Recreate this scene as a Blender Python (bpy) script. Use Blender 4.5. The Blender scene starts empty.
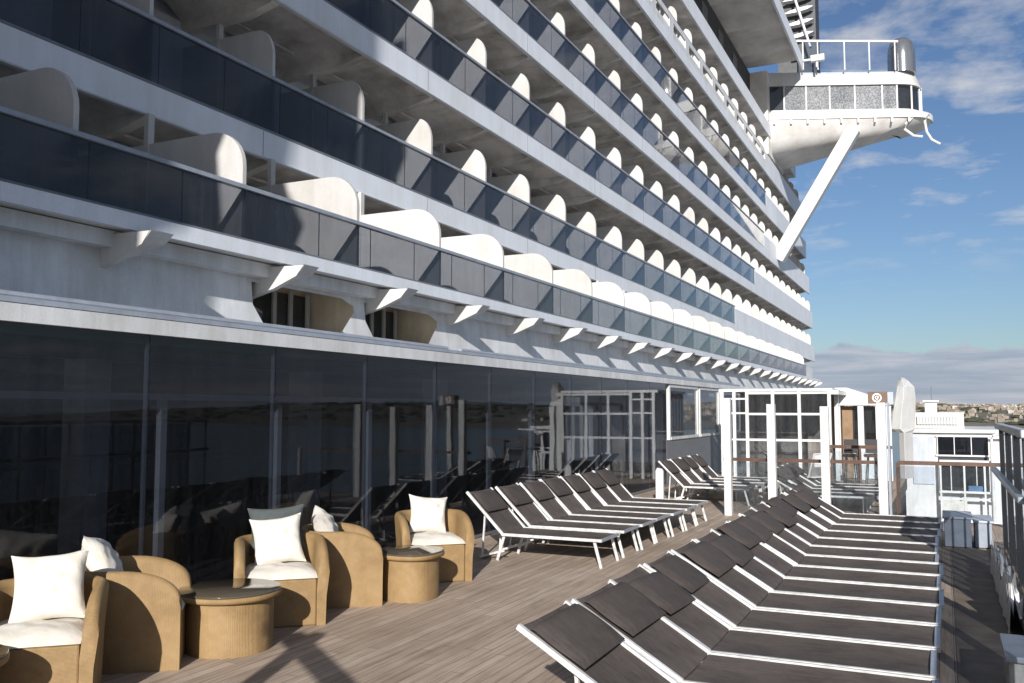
import bpy, bmesh, math, random
from mathutils import Vector, Matrix
random.seed(7)
R = math.radians
scn = bpy.context.scene
col = scn.collection
PI = math.pi

# ------------------------------------------------------------------ materials
M = {}
def newmat(name):
    m = bpy.data.materials.new(name); m.use_nodes = True
    nt = m.node_tree; b = nt.nodes['Principled BSDF']
    M[name] = m
    return m, nt, b
def nd(nt, t, **kw):
    n = nt.nodes.new(t)
    for k, v in kw.items():
        if k in n.inputs: n.inputs[k].default_value = v
        else: setattr(n, k, v)
    return n
def ramp(nt, fac, stops):
    r = nt.nodes.new('ShaderNodeValToRGB')
    els = r.color_ramp.elements
    els[0].position, els[0].color = stops[0][0], (*stops[0][1], 1)
    els[1].position, els[1].color = stops[-1][0], (*stops[-1][1], 1)
    for p, c in stops[1:-1]:
        e = els.new(p); e.color = (*c, 1)
    nt.links.new(fac, r.inputs['Fac'])
    return r
def coords(nt, scale=(1, 1, 1), rot=(0, 0, 0), world=True):
    if world:
        g = nt.nodes.new('ShaderNodeNewGeometry'); out = g.outputs['Position']
    else:
        g = nt.nodes.new('ShaderNodeTexCoord'); out = g.outputs['Object']
    mp = nd(nt, 'ShaderNodeMapping'); mp.inputs['Scale'].default_value = scale; mp.inputs['Rotation'].default_value = rot
    nt.links.new(out, mp.inputs['Vector'])
    return mp.outputs['Vector']
def noise(nt, vec, scale, detail=5, rough=.6, dist=0):
    n = nd(nt, 'ShaderNodeTexNoise'); n.inputs['Scale'].default_value = scale; n.inputs['Detail'].default_value = detail
    n.inputs['Roughness'].default_value = rough; n.inputs['Distortion'].default_value = dist
    nt.links.new(vec, n.inputs['Vector']); return n.outputs['Fac']
def mixc(nt, fac, a, b, mode='MIX'):
    n = nd(nt, 'ShaderNodeMix', data_type='RGBA', blend_type=mode)
    for inp, v in ((n.inputs[0], fac), (n.inputs[6], a), (n.inputs[7], b)):
        if isinstance(v, (int, float)): inp.default_value = v
        elif isinstance(v, tuple): inp.default_value = (*v, 1) if len(v) == 3 else v
        else: nt.links.new(v, inp)
    return n.outputs[2]
def bump(nt, b, h, strength, dist=.01):
    n = nd(nt, 'ShaderNodeBump'); n.inputs['Strength'].default_value = strength; n.inputs['Distance'].default_value = dist
    nt.links.new(h, n.inputs['Height']); nt.links.new(n.outputs[0], b.inputs['Normal'])

def weathered(name, c, dark=.75, scale=1.2, rough=.45, streak=True, bstr=.15, metal=0, spec=.5, world=True, lo=.35, hi=.62):
    """painted surface with blotches, rain streaks and a fine grain"""
    m, nt, b = newmat(name)
    v = coords(nt, world=world)
    n1 = noise(nt, v, scale, 8, .65)
    d = tuple(x*dark for x in c)
    d = (d[0]*1.02, d[1], d[2]*.97)
    base = ramp(nt, n1, [(lo, d), (hi, c)]).outputs[0]
    if streak:
        v2 = coords(nt, (2.2, 2.2, .22), world=world)
        n2 = noise(nt, v2, 2.2, 6, .7)
        s = ramp(nt, n2, [(.42, (dark, dark*.98, dark*.94)), (.58, (1, 1, 1))]).outputs[0]
        base = mixc(nt, .55, base, s, 'MULTIPLY')
    n3 = noise(nt, v, 60, 3, .7)
    g = ramp(nt, n3, [(.3, (.80, .80, .80)), (.7, (1, 1, 1))]).outputs[0]
    base = mixc(nt, .7, base, g, 'MULTIPLY')
    nt.links.new(base, b.inputs['Base Color'])
    b.inputs['Roughness'].default_value = rough; b.inputs['Metallic'].default_value = metal
    b.inputs['Specular IOR Level'].default_value = spec
    if bstr: bump(nt, b, n3, bstr, .004)
    return m

weathered('hull_white', (.70, .71, .72), .78, .8, .5)
weathered('fascia_paint', (.70, .73, .78), .90, .7, .5)
weathered('divider_white', (.60, .59, .58), .88, 1.5, .5)
weathered('balcony_floor', (.62, .58, .53), .8, .8, .7, streak=False)
mm_ = M['divider_white']; nt = mm_.node_tree; b = nt.nodes['Principled BSDF']
lk = b.inputs['Base Color'].links[0].from_socket
oi = nd(nt, 'ShaderNodeObjectInfo')
vr = ramp(nt, oi.outputs['Random'], [(0, (.86, .85, .83)), (1, (1, 1, 1))]).outputs[0]
nt.links.new(mixc(nt, 1, lk, vr, 'MULTIPLY'), b.inputs['Base Color'])
weathered('soffit', (.80, .76, .71), .48, .8, .75, streak=False, spec=.25)
weathered('wing_white', (.62, .62, .61), .85, .6, .4)
weathered('wing_under', (.74, .71, .67), .74, .8, .6, streak=False)
weathered('recess_tan', (.80, .71, .56), .8, 1.5, .6)
weathered('white_metal', (.62, .62, .61), .80, 5, .35, streak=False, world=False)
weathered('alu_white', (.66, .65, .63), .60, 9, .38, streak=False, world=False)
weathered('grey_rail', (.30, .33, .38), .8, 6, .35, streak=False)
weathered('dark_rail', (.16, .17, .19), .8, 6, .4, streak=False)
weathered('grey_panel', (.46, .50, .56), .8, 2, .5)
weathered('col_paint', (.42, .43, .44), .8, 2, .6)
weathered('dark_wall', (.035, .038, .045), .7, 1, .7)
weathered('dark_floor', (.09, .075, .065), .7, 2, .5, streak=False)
weathered('brown_wood', (.115, .058, .038), .55, 7, .4, streak=False)
weathered('door_wood', (.26, .155, .08), .7, 4, .5)
weathered('dark_grid', (.05, .05, .055), .5, 4, .6, streak=False)
weathered('plinth', (.62, .60, .56), .75, 5, .6)
weathered('tarp', (.80, .80, .79), .8, 6, .55, streak=False)
weathered('blue_panel', (.05, .16, .34), .7, 3, .5)
weathered('screen_back', (.36, .31, .27), .45, 2.5, .6)
weathered('leg_black', (.03, .03, .032), .6, 6, .5, streak=False)
m, nt, b = newmat('dome_metal')
b.inputs['Base Color'].default_value = (.30, .30, .30, 1); b.inputs['Metallic'].default_value = .75; b.inputs['Roughness'].default_value = .14

def tinted(name, tint, refl_rough=.02, extra=0.0, ior=1.5, streak=0.0, streakcol=(.3, .3, .3), wob=0):
    m, nt, b = newmat(name); nt.nodes.remove(b)
    out = nt.nodes['Material Output']
    tr = nd(nt, 'ShaderNodeBsdfTransparent'); tr.inputs[0].default_value = (*tint, 1)
    gl = nd(nt, 'ShaderNodeBsdfGlossy'); gl.inputs['Roughness'].default_value = refl_rough; gl.inputs['Color'].default_value = (1, 1, 1, 1)
    ge = nd(nt, 'ShaderNodeNewGeometry'); dp = nd(nt, 'ShaderNodeVectorMath', operation='DOT_PRODUCT')
    nt.links.new(ge.outputs['Incoming'], dp.inputs[0]); nt.links.new(ge.outputs['Normal'], dp.inputs[1])
    def fm(op, a, bb=None):
        n = nd(nt, 'ShaderNodeMath', operation=op)
        for i, q in enumerate((a, bb)):
            if q is None: continue
            if isinstance(q, (int, float)): n.inputs[i].default_value = q
            else: nt.links.new(q, n.inputs[i])
        return n.outputs[0]
    f0 = ((ior-1)/(ior+1))**2
    fr_ = fm('ADD', fm('MULTIPLY', fm('POWER', fm('SUBTRACT', 1.0, fm('ABSOLUTE', dp.outputs['Value'])), 5.0), 1-f0), f0)
    mx = nd(nt, 'ShaderNodeMixShader')
    nt.links.new(fr_, mx.inputs[0]); nt.links.new(tr.outputs[0], mx.inputs[1]); nt.links.new(gl.outputs[0], mx.inputs[2])
    last = mx.outputs[0]
    if wob:
        n = noise(nt, coords(nt), 1.1, 2, .5)
        bp = nd(nt, 'ShaderNodeBump'); bp.inputs['Strength'].default_value = wob; bp.inputs['Distance'].default_value = .02
        nt.links.new(n, bp.inputs['Height']); nt.links.new(bp.outputs[0], gl.inputs['Normal'])
    if streak:
        df = nd(nt, 'ShaderNodeBsdfDiffuse'); df.inputs[0].default_value = (*streakcol, 1)
        n2 = noise(nt, coords(nt, (2.5, 2.5, .25)), 2.0, 6, .65)
        n3 = noise(nt, coords(nt), 25, 4, .7)
        mm = nd(nt, 'ShaderNodeMath', operation='MULTIPLY'); nt.links.new(n2, mm.inputs[0]); nt.links.new(n3, mm.inputs[1])
        r_ = ramp(nt, mm.outputs[0], [(.12, (0, 0, 0)), (.5, (streak, streak, streak))])
        m2 = nd(nt, 'ShaderNodeMixShader')
        nt.links.new(r_.outputs[0], m2.inputs[0]); nt.links.new(last, m2.inputs[1]); nt.links.new(df.outputs[0], m2.inputs[2])
        last = m2.outputs[0]
    nt.links.new(last, out.inputs['Surface'])
    return m
tinted('balcony_glass', (.50, .51, .535), .03, ior=1.36, streak=.10, streakcol=(.25, .27, .30))
tinted('restaurant_glass', (.55, .57, .61), .012, ior=1.42, streak=.05, streakcol=(.2, .21, .23), wob=.06)
tinted('window_glass', (.55, .58, .62), .03, streak=.12, streakcol=(.3, .3, .3))
tinted('clear_glass', (.86, .89, .91), .02, streak=.06, streakcol=(.5, .5, .5))
tinted('windbreak_glass', (.62, .65, .69), .03, streak=.10, streakcol=(.35, .36, .38))
tinted('wing_rail_glass', (.62, .70, .82), .02, streak=.06, streakcol=(.5, .55, .6))

# frosted / speckled wing windows
m, nt, b = newmat('speckled_glass')
n1 = noise(nt, coords(nt, (1, 1, 1)), 11, 3, .8)
n2 = noise(nt, coords(nt), .5, 3, .5)
add = nd(nt, 'ShaderNodeMath', operation='MULTIPLY_ADD'); nt.links.new(n2, add.inputs[0]); add.inputs[1].default_value = .35; nt.links.new(n1, add.inputs[2])
sb_ = nd(nt, 'ShaderNodeMath', operation='SUBTRACT'); nt.links.new(add.outputs[0], sb_.inputs[0]); sb_.inputs[1].default_value = .175
c = ramp(nt, sb_.outputs[0], [(.40, (.10, .105, .11)), (.52, (.19, .19, .19)), (.66, (.34, .34, .34))])
nt.links.new(c.outputs[0], b.inputs['Base Color']); b.inputs['Roughness'].default_value = .15

# wicker: fine woven tan
m, nt, b = newmat('wicker')
v = coords(nt, world=False)
w = nd(nt, 'ShaderNodeTexWave', wave_type='BANDS', bands_direction='Z'); w.inputs['Scale'].default_value = 42; w.inputs['Distortion'].default_value = 1.2; w.inputs['Detail'].default_value = 2
nt.links.new(v, w.inputs['Vector'])
w2 = nd(nt, 'ShaderNodeTexWave', wave_type='BANDS', bands_direction='X'); w2.inputs['Scale'].default_value = 30; w2.inputs['Distortion'].default_value = 3
nt.links.new(v, w2.inputs['Vector'])
mu = nd(nt, 'ShaderNodeMath', operation='ADD'); nt.links.new(w.outputs['Fac'], mu.inputs[0]); nt.links.new(w2.outputs['Fac'], mu.inputs[1])
n1 = noise(nt, v, 4, 7, .7)
base = ramp(nt, n1, [(.3, (.20, .125, .053)), (.5, (.265, .17, .076)), (.7, (.315, .21, .10))]).outputs[0]
dk = ramp(nt, mu.outputs[0], [(.2, (.78, .75, .70)), (1.2, (1, 1, 1))]).outputs[0]
base = mixc(nt, .4, base, dk, 'MULTIPLY')
nt.links.new(base, b.inputs['Base Color']); b.inputs['Roughness'].default_value = .62; b.inputs['Specular IOR Level'].default_value = .3
bump(nt, b, mu.outputs[0], .35, .003)

# off-white canvas
def canvas(name, c, d):
    m, nt, b = newmat(name)
    v = coords(nt, world=False)
    n1 = noise(nt, v, 3.5, 6, .6)
    base = ramp(nt, n1, [(.35, d), (.6, c)]).outputs[0]
    nt.links.new(base, b.inputs['Base Color']); b.inputs['Roughness'].default_value = .9; b.inputs['Specular IOR Level'].default_value = .15
    n2 = noise(nt, v, 7, 5, .6, .5)
    bump(nt, b, n2, .5, .02)
canvas('canvas_white', (.62, .59, .535), (.55, .50, .42))
canvas('canvas_dark', (.075, .085, .085), (.05, .055, .055))
# dark sling mesh
def sling(name, c1, c2):
    m, nt, b = newmat(name)
    v = coords(nt, world=False)
    n1 = noise(nt, v, 3, 7, .7)
    n2 = noise(nt, coords(nt, (2, 18, 2), world=False), 4, 5, .7)
    mm = nd(nt, 'ShaderNodeMath', operation='ADD'); nt.links.new(n1, mm.inputs[0]); nt.links.new(n2, mm.inputs[1])
    hf = nd(nt, 'ShaderNodeMath', operation='MULTIPLY'); hf.inputs[1].default_value = .5; nt.links.new(mm.outputs[0], hf.inputs[0])
    oi = nd(nt, 'ShaderNodeObjectInfo')
    base = ramp(nt, hf.outputs[0], [(.36, c1), (.5, tuple((a+b_)/2 for a, b_ in zip(c1, c2))), (.66, c2)]).outputs[0]
    vr = ramp(nt, oi.outputs['Random'], [(0, (.8, .8, .8)), (1, (1.0, 1.0, 1.0))]).outputs[0]
    base = mixc(nt, 1, base, vr, 'MULTIPLY')
    n3 = noise(nt, v, 220, 2, .6)
    g = ramp(nt, n3, [(.35, (.72, .72, .72)), (.65, (1.0, 1.0, 1.0))]).outputs[0]
    base = mixc(nt, .8, base, g, 'MULTIPLY')
    nt.links.new(base, b.inputs['Base Color']); b.inputs['Roughness'].default_value = .7; b.inputs['Specular IOR Level'].default_value = .25
    bump(nt, b, n3, .3, .003)
sling('sling_dark', (.056, .044, .038), (.155, .128, .112))
sling('pad_dark', (.050, .040, .035), (.112, .092, .081))

# teak deck, planks along Y
m, nt, b = newmat('teak_deck')
v = coords(nt)
sp = nd(nt, 'ShaderNodeSeparateXYZ'); nt.links.new(v, sp.inputs[0])
def math_(op, a, bb=None):
    n = nd(nt, 'ShaderNodeMath', operation=op)
    for i, q in enumerate((a, bb)):
        if q is None: continue
        if isinstance(q, (int, float)): n.inputs[i].default_value = q
        else: nt.links.new(q, n.inputs[i])
    return n.outputs[0]
u = math_('DIVIDE', sp.outputs[0], .098)
pid = math_('FLOOR', u); fr = math_('FRACT', u)
off = nd(nt, 'ShaderNodeTexWhiteNoise', noise_dimensions='1D'); nt.links.new(pid, off.inputs['W'])
yy = math_('ADD', math_('DIVIDE', sp.outputs[1], 2.6), math_('MULTIPLY', off.outputs['Value'], 7.0))
bid = math_('FLOOR', yy); fy = math_('FRACT', yy)
cmb = nd(nt, 'ShaderNodeCombineXYZ'); nt.links.new(pid, cmb.inputs[0]); nt.links.new(bid, cmb.inputs[1])
wn = nd(nt, 'ShaderNodeTexWhiteNoise', noise_dimensions='2D'); nt.links.new(cmb.outputs[0], wn.inputs['Vector'])
tint = ramp(nt, wn.outputs['Value'], [(0, (.36, .28, .212)), (.5, (.41, .322, .25)), (1, (.46, .37, .295))]).outputs[0]
g1 = noise(nt, coords(nt, (34, 1.3, 1)), 1, 8, .7, .4)
gr = ramp(nt, g1, [(.34, (.55, .52, .50)), (.5, (.95, .95, .95)), (.66, (1.15, 1.15, 1.15))]).outputs[0]
base = mixc(nt, .85, tint, gr, 'MULTIPLY')
g2 = noise(nt, v, .7, 6, .65)
st = ramp(nt, g2, [(.35, (.72, .70, .68)), (.62, (1.06, 1.06, 1.06))]).outputs[0]
base = mixc(nt, .8, base, st, 'MULTIPLY')
seam = math_('MAXIMUM', math_('LESS_THAN', fr, .055), math_('LESS_THAN', fy, .0022))
base = mixc(nt, seam, base, (.085, .072, .062))
nt.links.new(base, b.inputs['Base Color']); b.inputs['Roughness'].default_value = .62; b.inputs['Specular IOR Level'].default_value = .3
hgt = math_('SUBTRACT', math_('MULTIPLY', g1, .4), seam)
bump(nt, b, hgt, .35, .004)

# darker brown wood strip by the rail
weathered('strip_wood', (.21, .165, .125), .55, 3, .7, streak=False)
# sea, land, town
m, nt, b = newmat('sea_water')
b.inputs['Base Color'].default_value = (.02, .045, .07, 1); b.inputs['Roughness'].default_value = .12
bump(nt, b, noise(nt, coords(nt), .25, 6, .6), .4, .5)
m, nt, b = newmat('dry_land')
n1 = noise(nt, coords(nt), .02, 9, .75)
nt.links.new(ramp(nt, n1, [(.36, (.06, .065, .04)), (.5, (.12, .105, .075)), (.66, (.21, .175, .13))]).outputs[0], b.inputs['Base Color']); b.inputs['Roughness'].default_value = .95
m, nt, b = newmat('town_stone')
n1 = noise(nt, coords(nt), .03, 2, .5)
nt.links.new(ramp(nt, n1, [(.35, (.15, .12, .09)), (.55, (.25, .21, .165)), (.70, (.50, .48, .45))]).outputs[0], b.inputs['Base Color']); b.inputs['Roughness'].default_value = .9
# table top
m, nt, b = newmat('table_glass')
b.inputs['Base Color'].default_value = (.075, .06, .042, 1); b.inputs['Roughness'].default_value = .04; b.inputs['Specular IOR Level'].default_value = .7
m, nt, b = newmat('sign_brown')
n1 = noise(nt, coords(nt, (1, 1, 6)), 6, 4, .6)
nt.links.new(ramp(nt, n1, [(.3, (.11, .062, .035)), (.7, (.17, .10, .06))]).outputs[0], b.inputs['Base Color']); b.inputs['Roughness'].default_value = .5
m, nt, b = newmat('sign_white'); b.inputs['Base Color'].default_value = (.85, .84, .80, 1); b.inputs['Roughness'].default_value = .4
# louvre blades
weathered('louvre_dark', (.20, .20, .21), .6, 5, .5)

# ------------------------------------------------------------------ mesh builder
class MB:
    def __init__(s): s.v = []; s.f = []; s.sm = []
    def add(s, vs, fs, smooth=False):
        o = len(s.v); s.v += [tuple(p) for p in vs]
        for f in fs: s.f.append(tuple(i+o for i in f)); s.sm.append(smooth)
        return s
    def box(s, a, b):
        x0, y0, z0 = [min(p, q) for p, q in zip(a, b)]; x1, y1, z1 = [max(p, q) for p, q in zip(a, b)]
        return s.add([(x0, y0, z0), (x1, y0, z0), (x1, y1, z0), (x0, y1, z0), (x0, y0, z1), (x1, y0, z1), (x1, y1, z1), (x0, y1, z1)],
              [(0, 3, 2, 1), (4, 5, 6, 7), (0, 1, 5, 4), (1, 2, 6, 5), (2, 3, 7, 6), (3, 0, 4, 7)])
    def bar(s, p, q, w, h, up=(0, 0, 1)):
        """box beam from p to q; w sideways, h along up"""
        p, q = Vector(p), Vector(q); d = (q-p).normalized(); up = Vector(up)
        if abs(d.dot(up)) > .98: up = Vector((0, 1, 0))
        sd = d.cross(up).normalized(); u2 = sd.cross(d).normalized()
        vs = []
        for e in (p, q):
            for a, b_ in ((-1, -1), (1, -1), (1, 1), (-1, 1)): vs.append(e+sd*a*w/2+u2*b_*h/2)
        return s.add(vs, [(0, 1, 2, 3), (7, 6, 5, 4), (0, 4, 5, 1), (1, 5, 6, 2), (2, 6, 7, 3), (3, 7, 4, 0)])
    def tube(s, pts, r, n=10, cap=True):
        pts = [Vector(p) for p in pts]; rings = []
        for i, p in enumerate(pts):
            d = (pts[min(i+1, len(pts)-1)]-pts[max(i-1, 0)]).normalized()
            a = Vector((0, 0, 1)) if abs(d.z) < .9 else Vector((1, 0, 0))
            x = d.cross(a).normalized(); y = d.cross(x)
            rr = r[i] if isinstance(r, (list, tuple)) else r
            rings.append([p+(x*math.cos(2*PI*k/n)+y*math.sin(2*PI*k/n))*rr for k in range(n)])
        vs = [q for g in rings for q in g]; fs = []
        for i in range(len(pts)-1):
            for k in range(n): fs.append((i*n+k, i*n+(k+1) % n, (i+1)*n+(k+1) % n, (i+1)*n+k))
        s.add(vs, fs, True)
        if cap:
            o = len(s.v)-len(vs)
            s.f.append(tuple(o+k for k in range(n))[::-1]); s.sm.append(False)
            e = o+(len(pts)-1)*n
            s.f.append(tuple(e+k for k in range(n))); s.sm.append(False)
        return s
    def lathe(s, prof, c=(0, 0, 0), n=48):
        vs = []; fs = []
        for r, z in prof:
            for k in range(n): vs.append((c[0]+r*math.cos(2*PI*k/n), c[1]+r*math.sin(2*PI*k/n), c[2]+z))
        for i in range(len(prof)-1):
            for k in range(n): fs.append((i*n+k, i*n+(k+1) % n, (i+1)*n+(k+1) % n, (i+1)*n+k))
        fs.append(tuple(range(n))[::-1]); fs.append(tuple((len(prof)-1)*n+k for k in range(n)))
        return s.add(vs, fs, True)
    def prism(s, poly, axis, a, b, smooth=False):
        """extrude a polygon of 2-D points along axis (x: (y,z); y: (x,z); z: (x,y)) from a to b"""
        def P(p, t): return {'x': (t, p[0], p[1]), 'y': (p[0], t, p[1]), 'z': (p[0], p[1], t)}[axis]
        n = len(poly); vs = [P(p, a) for p in poly]+[P(p, b) for p in poly]
        fs = [tuple(range(n)), tuple(range(2*n-1, n-1, -1))]+[(i, i+n, (i+1) % n+n, (i+1) % n) for i in range(n)]
        return s.add(vs, fs, smooth)
    def quad(s, a, b, c, d): return s.add([a, b, c, d], [(0, 1, 2, 3)])
    def build(s, name, mat, parent=None, loc=None, bevel=0, angle=35):
        me = bpy.data.meshes.new(name)
        org = Vector((0, 0, 0))
        if loc is not None: org = Vector(loc)          # top-level: world coordinates given, origin moved to loc
        elif parent is not None and parent.get('_w'):   # parent keeps children in world coordinates
            org = Vector(parent['_w'])
        me.from_pydata([tuple(Vector(p)-org) for p in s.v], [], s.f)
        bm = bmesh.new(); bm.from_mesh(me); bmesh.ops.recalc_face_normals(bm, faces=bm.faces); bm.to_mesh(me); bm.free()
        for p, q in zip(me.polygons, s.sm): p.use_smooth = q
        if any(s.sm):
            me.set_sharp_from_angle(angle=R(angle))
        me.materials.append(M[mat] if isinstance(mat, str) else mat)
        o = bpy.data.objects.new(name, me); col.objects.link(o)
        if loc is not None: o.location = loc
        if parent is not None:
            o.parent = parent
            if parent.get('_w'): o['_w'] = parent['_w']
            if parent.get('_w') and parent.type == 'MESH' and False: pass
        if bevel:
            md = o.modifiers.new('bevel', 'BEVEL'); md.width = bevel; md.segments = 2; md.limit_method = 'ANGLE'; md.angle_limit = R(40)
        return o
def tag(o, label, cat, group=None, kind=None):
    o['label'] = label; o['category'] = cat
    if group: o['group'] = group
    if kind: o['kind'] = kind
    return o
def thing(name, loc, label, cat, group=None, rz=0, world=False):
    o = bpy.data.objects.new(name, None); col.objects.link(o); o.empty_display_size = .2
    o.location = loc; o.rotation_euler = (0, 0, rz); tag(o, label, cat, group)
    if world: o['_w'] = tuple(loc)
    return o
def part_empty(name, parent):
    o = bpy.data.objects.new(name, None); col.objects.link(o); o.parent = parent
    o.empty_display_size = .2
    if parent.get('_w'): o['_w'] = tuple(parent['_w'])
    return o
def copy_tree(o, parent=None):
    c = o.copy(); col.objects.link(c)
    if parent is not None: c.parent = parent
    for ch in [x for x in o.children]:
        copy_tree(ch, c)
    return c
def structure(o): o['kind'] = 'structure'; return o

# ------------------------------------------------------------------ setting
structure(MB().box((-12.2, -12, -.3), (.95, 16.35, 0)).build('deck', 'teak_deck'))
structure(MB().box((-12.2, 16.352, -.3), (-.98, 26.5, 0)).build('deck', 'teak_deck'))
structure(MB().box((-1.0, 16.36, -1.62), (4, 26.6, -1.5)).build('lower_deck', 'teak_deck'))
structure(MB().box((.02, -6, .004), (.95, 13.2, .008)).build('deck_edge_strip', 'strip_wood'))
structure(MB().quad((-9000, -9000, -19), (9000, -9000, -19), (9000, 9000, -19), (-9000, 9000, -19)).build('sea', 'sea_water'))
weathered('bounce_concrete', (.45, .45, .45), .8, .1, .9, streak=False, bstr=0)
structure(MB().box((2, -150, -18.9), (80, 260, -18)).build('bounce_slab', 'bounce_concrete'))  # unseen pale slab added to bounce sunlight up onto the soffits
# far shore: rolling dry land
mb = MB(); nx, ny = 120, 26
def landz(i, j):
    x = i/nx; y = j/ny
    r = 10*math.sin(x*9.1+.6)+7*math.sin(x*23+1.2)+4*math.sin(x*51+y*7)
    prof = min(1, y*2.2)
    return -19.5+prof*(38+r*.55)*(.4+.6*y) if y < .9 else 10
vs = []
for j in range(ny+1):
    for i in range(nx+1):
        X = -900+2600*i/nx; Y = 900+1500*j/ny
        z = landz(i, j)+random.uniform(-1.2, 1.2) if 0 < j < ny else -20
        vs.append((X, Y, z))
fs = [(j*(nx+1)+i, j*(nx+1)+i+1, (j+1)*(nx+1)+i+1, (j+1)*(nx+1)+i) for j in range(ny) for i in range(nx)]
structure(mb.add(vs, fs, True).build('far_shore', 'dry_land'))
rt = random.Random(3); mb = MB()
for _ in range(2200):
    i = rt.uniform(24, 66); j = rt.uniform(4, ny*.86) if rt.random() < .6 else rt.uniform(ny*.5, ny*.88)
    X = -900+2600*i/nx; Y = 900+1500*j/ny; z = landz(i, j)
    w, d, h = rt.uniform(2.5, 9), rt.uniform(4, 9), rt.uniform(2, 5)
    if rt.random() < .05: h *= 1.7; w *= .5
    mb.box((X-w/2, Y-d/2, z-4), (X+w/2, Y+d/2, z+h))
    if rt.random() < .4: mb.box((X-w/4, Y-d/4, z+h), (X+w/6, Y+d/4, z+h+rt.uniform(1, 3)))
o = mb.build('far_town', 'town_stone'); tag(o, 'pale stone town spread along the distant shore under the horizon', 'town', kind='stuff')
rt = random.Random(5); mb = MB()
for _ in range(700):
    i = rt.uniform(30, nx-15); j = rt.uniform(3, ny*.8); X = -900+2600*i/nx; Y = 900+1500*j/ny; z = landz(i, j)
    r_ = rt.uniform(4, 12)
    mb.lathe([(r_*.6, -2), (r_, r_*.15), (r_*.8, r_*.38), (r_*.3, r_*.5)], (X, Y, z), 7)
m = weathered('far_scrub', (.05, .055, .03), .6, .05, .9, streak=False, bstr=0)
o = mb.build('far_scrub', 'far_scrub'); tag(o, 'dark scrub and trees between the far town houses', 'vegetation', kind='stuff')

# ------------------------------------------------------------------ the ship
ship = thing('cruise_ship', (-11, 20, 0), 'white cruise ship side rising above the deck in rows of glazed balconies', 'ship', world=True)
B = 2.67
FX = -10.2               # balcony face
WX = -12.4               # cabin wall
def rounded_plate(x_in, x_out, z0, z1, rx, rz_, n=8):
    pts = [(x_in, z0), (x_out, z0), (x_out, z1-rz_)]
    for k in range(1, n+1):
        a = PI/2*k/n
        pts.append((x_out-rx+rx*math.cos(a), z1-rz_+rz_*math.sin(a)))
    pts.append((x_in, z1))
    return pts
budget = [0]
far_div = MB()
def divider(row, Y, x_in, x_out, z0, z1, rx, rz_, postx):
    t = .035
    pl = rounded_plate(x_in, x_out, z0, z1, rx, rz_)
    if budget[0] < 98 and Y < 48:
        mb = MB().prism(pl, 'y', Y-t, Y+t)
        mb.box((postx-.04, Y-t-.02, z0), (postx+.04, Y+t+.02, z1+.45))
        mb.build('divider', 'divider_white', row); budget[0] += 1
    else:
        far_div.prism(pl, 'y', Y-t, Y+t)

rows = [  # fascia bottom, fascia top, y start, y glass end, y end
    (6.03, 6.50, 2.0, 49.5, 83.0),
    (8.88, 9.42, 5.0, 55.5, 82.0),
    (11.74, 12.30, 8.0, 59.0, 80.5),
    (14.62, 15.18, 12.0, 60.0, 79.0),
    (17.52, 18.05, 16.0, 60.0, 76.5),
]
row_labels = []
# lowest balcony row, standing further out
r1 = part_empty('balcony_row', ship)
X1 = -8.3; z0 = 3.97
MB().box((WX, 0, 3.86), (X1-.03, 70, z0)).build('floor_slab', 'balcony_floor', r1)
MB().box((X1-.028, 0, 3.84), (X1+.06, 70, 4.03)).build('fascia', 'fascia_paint', r1)
def glass_strip(row, X, y0, y1, za, zb, pitch, rail='dark_rail', gname='balcony_glass'):
    MB().box((X-.012, y0, za), (X, y1, zb)).build('glass_balustrade', gname, row)
    mb = MB()
    k = math.ceil(y0/pitch)
    while k*pitch < y1:
        mb.box((X-.022, k*pitch-.007, za), (X-.014, k*pitch+.007, zb)); k += 1
    mb.build('glass_stanchion', 'dark_rail', row)
    MB().box((X-.05, y0, zb+.002), (X+.04, y1, zb+.055)).build('handrail', 'grey_rail', row)
    MB().box((X-.03, y0, za-.04), (X+.012, y1, za-.002)).build('base_channel', 'dark_rail', row)
glass_strip(r1, X1+.01, 0, 62.8, 4.07, 4.72, 1.335)
for k in range(-4, 24):
    Y = 14.34+(B if k > 0 else 2.6)*k
    if Y < 2 or Y > 63: continue
    divider(r1, Y, WX, X1-.06, z0, 5.58, .55, .52, -10.15)
MB().box((WX-.3, 0, z0), (WX, 84, 6.0)).build('cabin_wall', 'fascia_paint', r1)
MB().box((WX, 63.6, 4.03), (X1-.5, 70, 4.9)).build('end_parapet', 'hull_white', r1)

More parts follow.
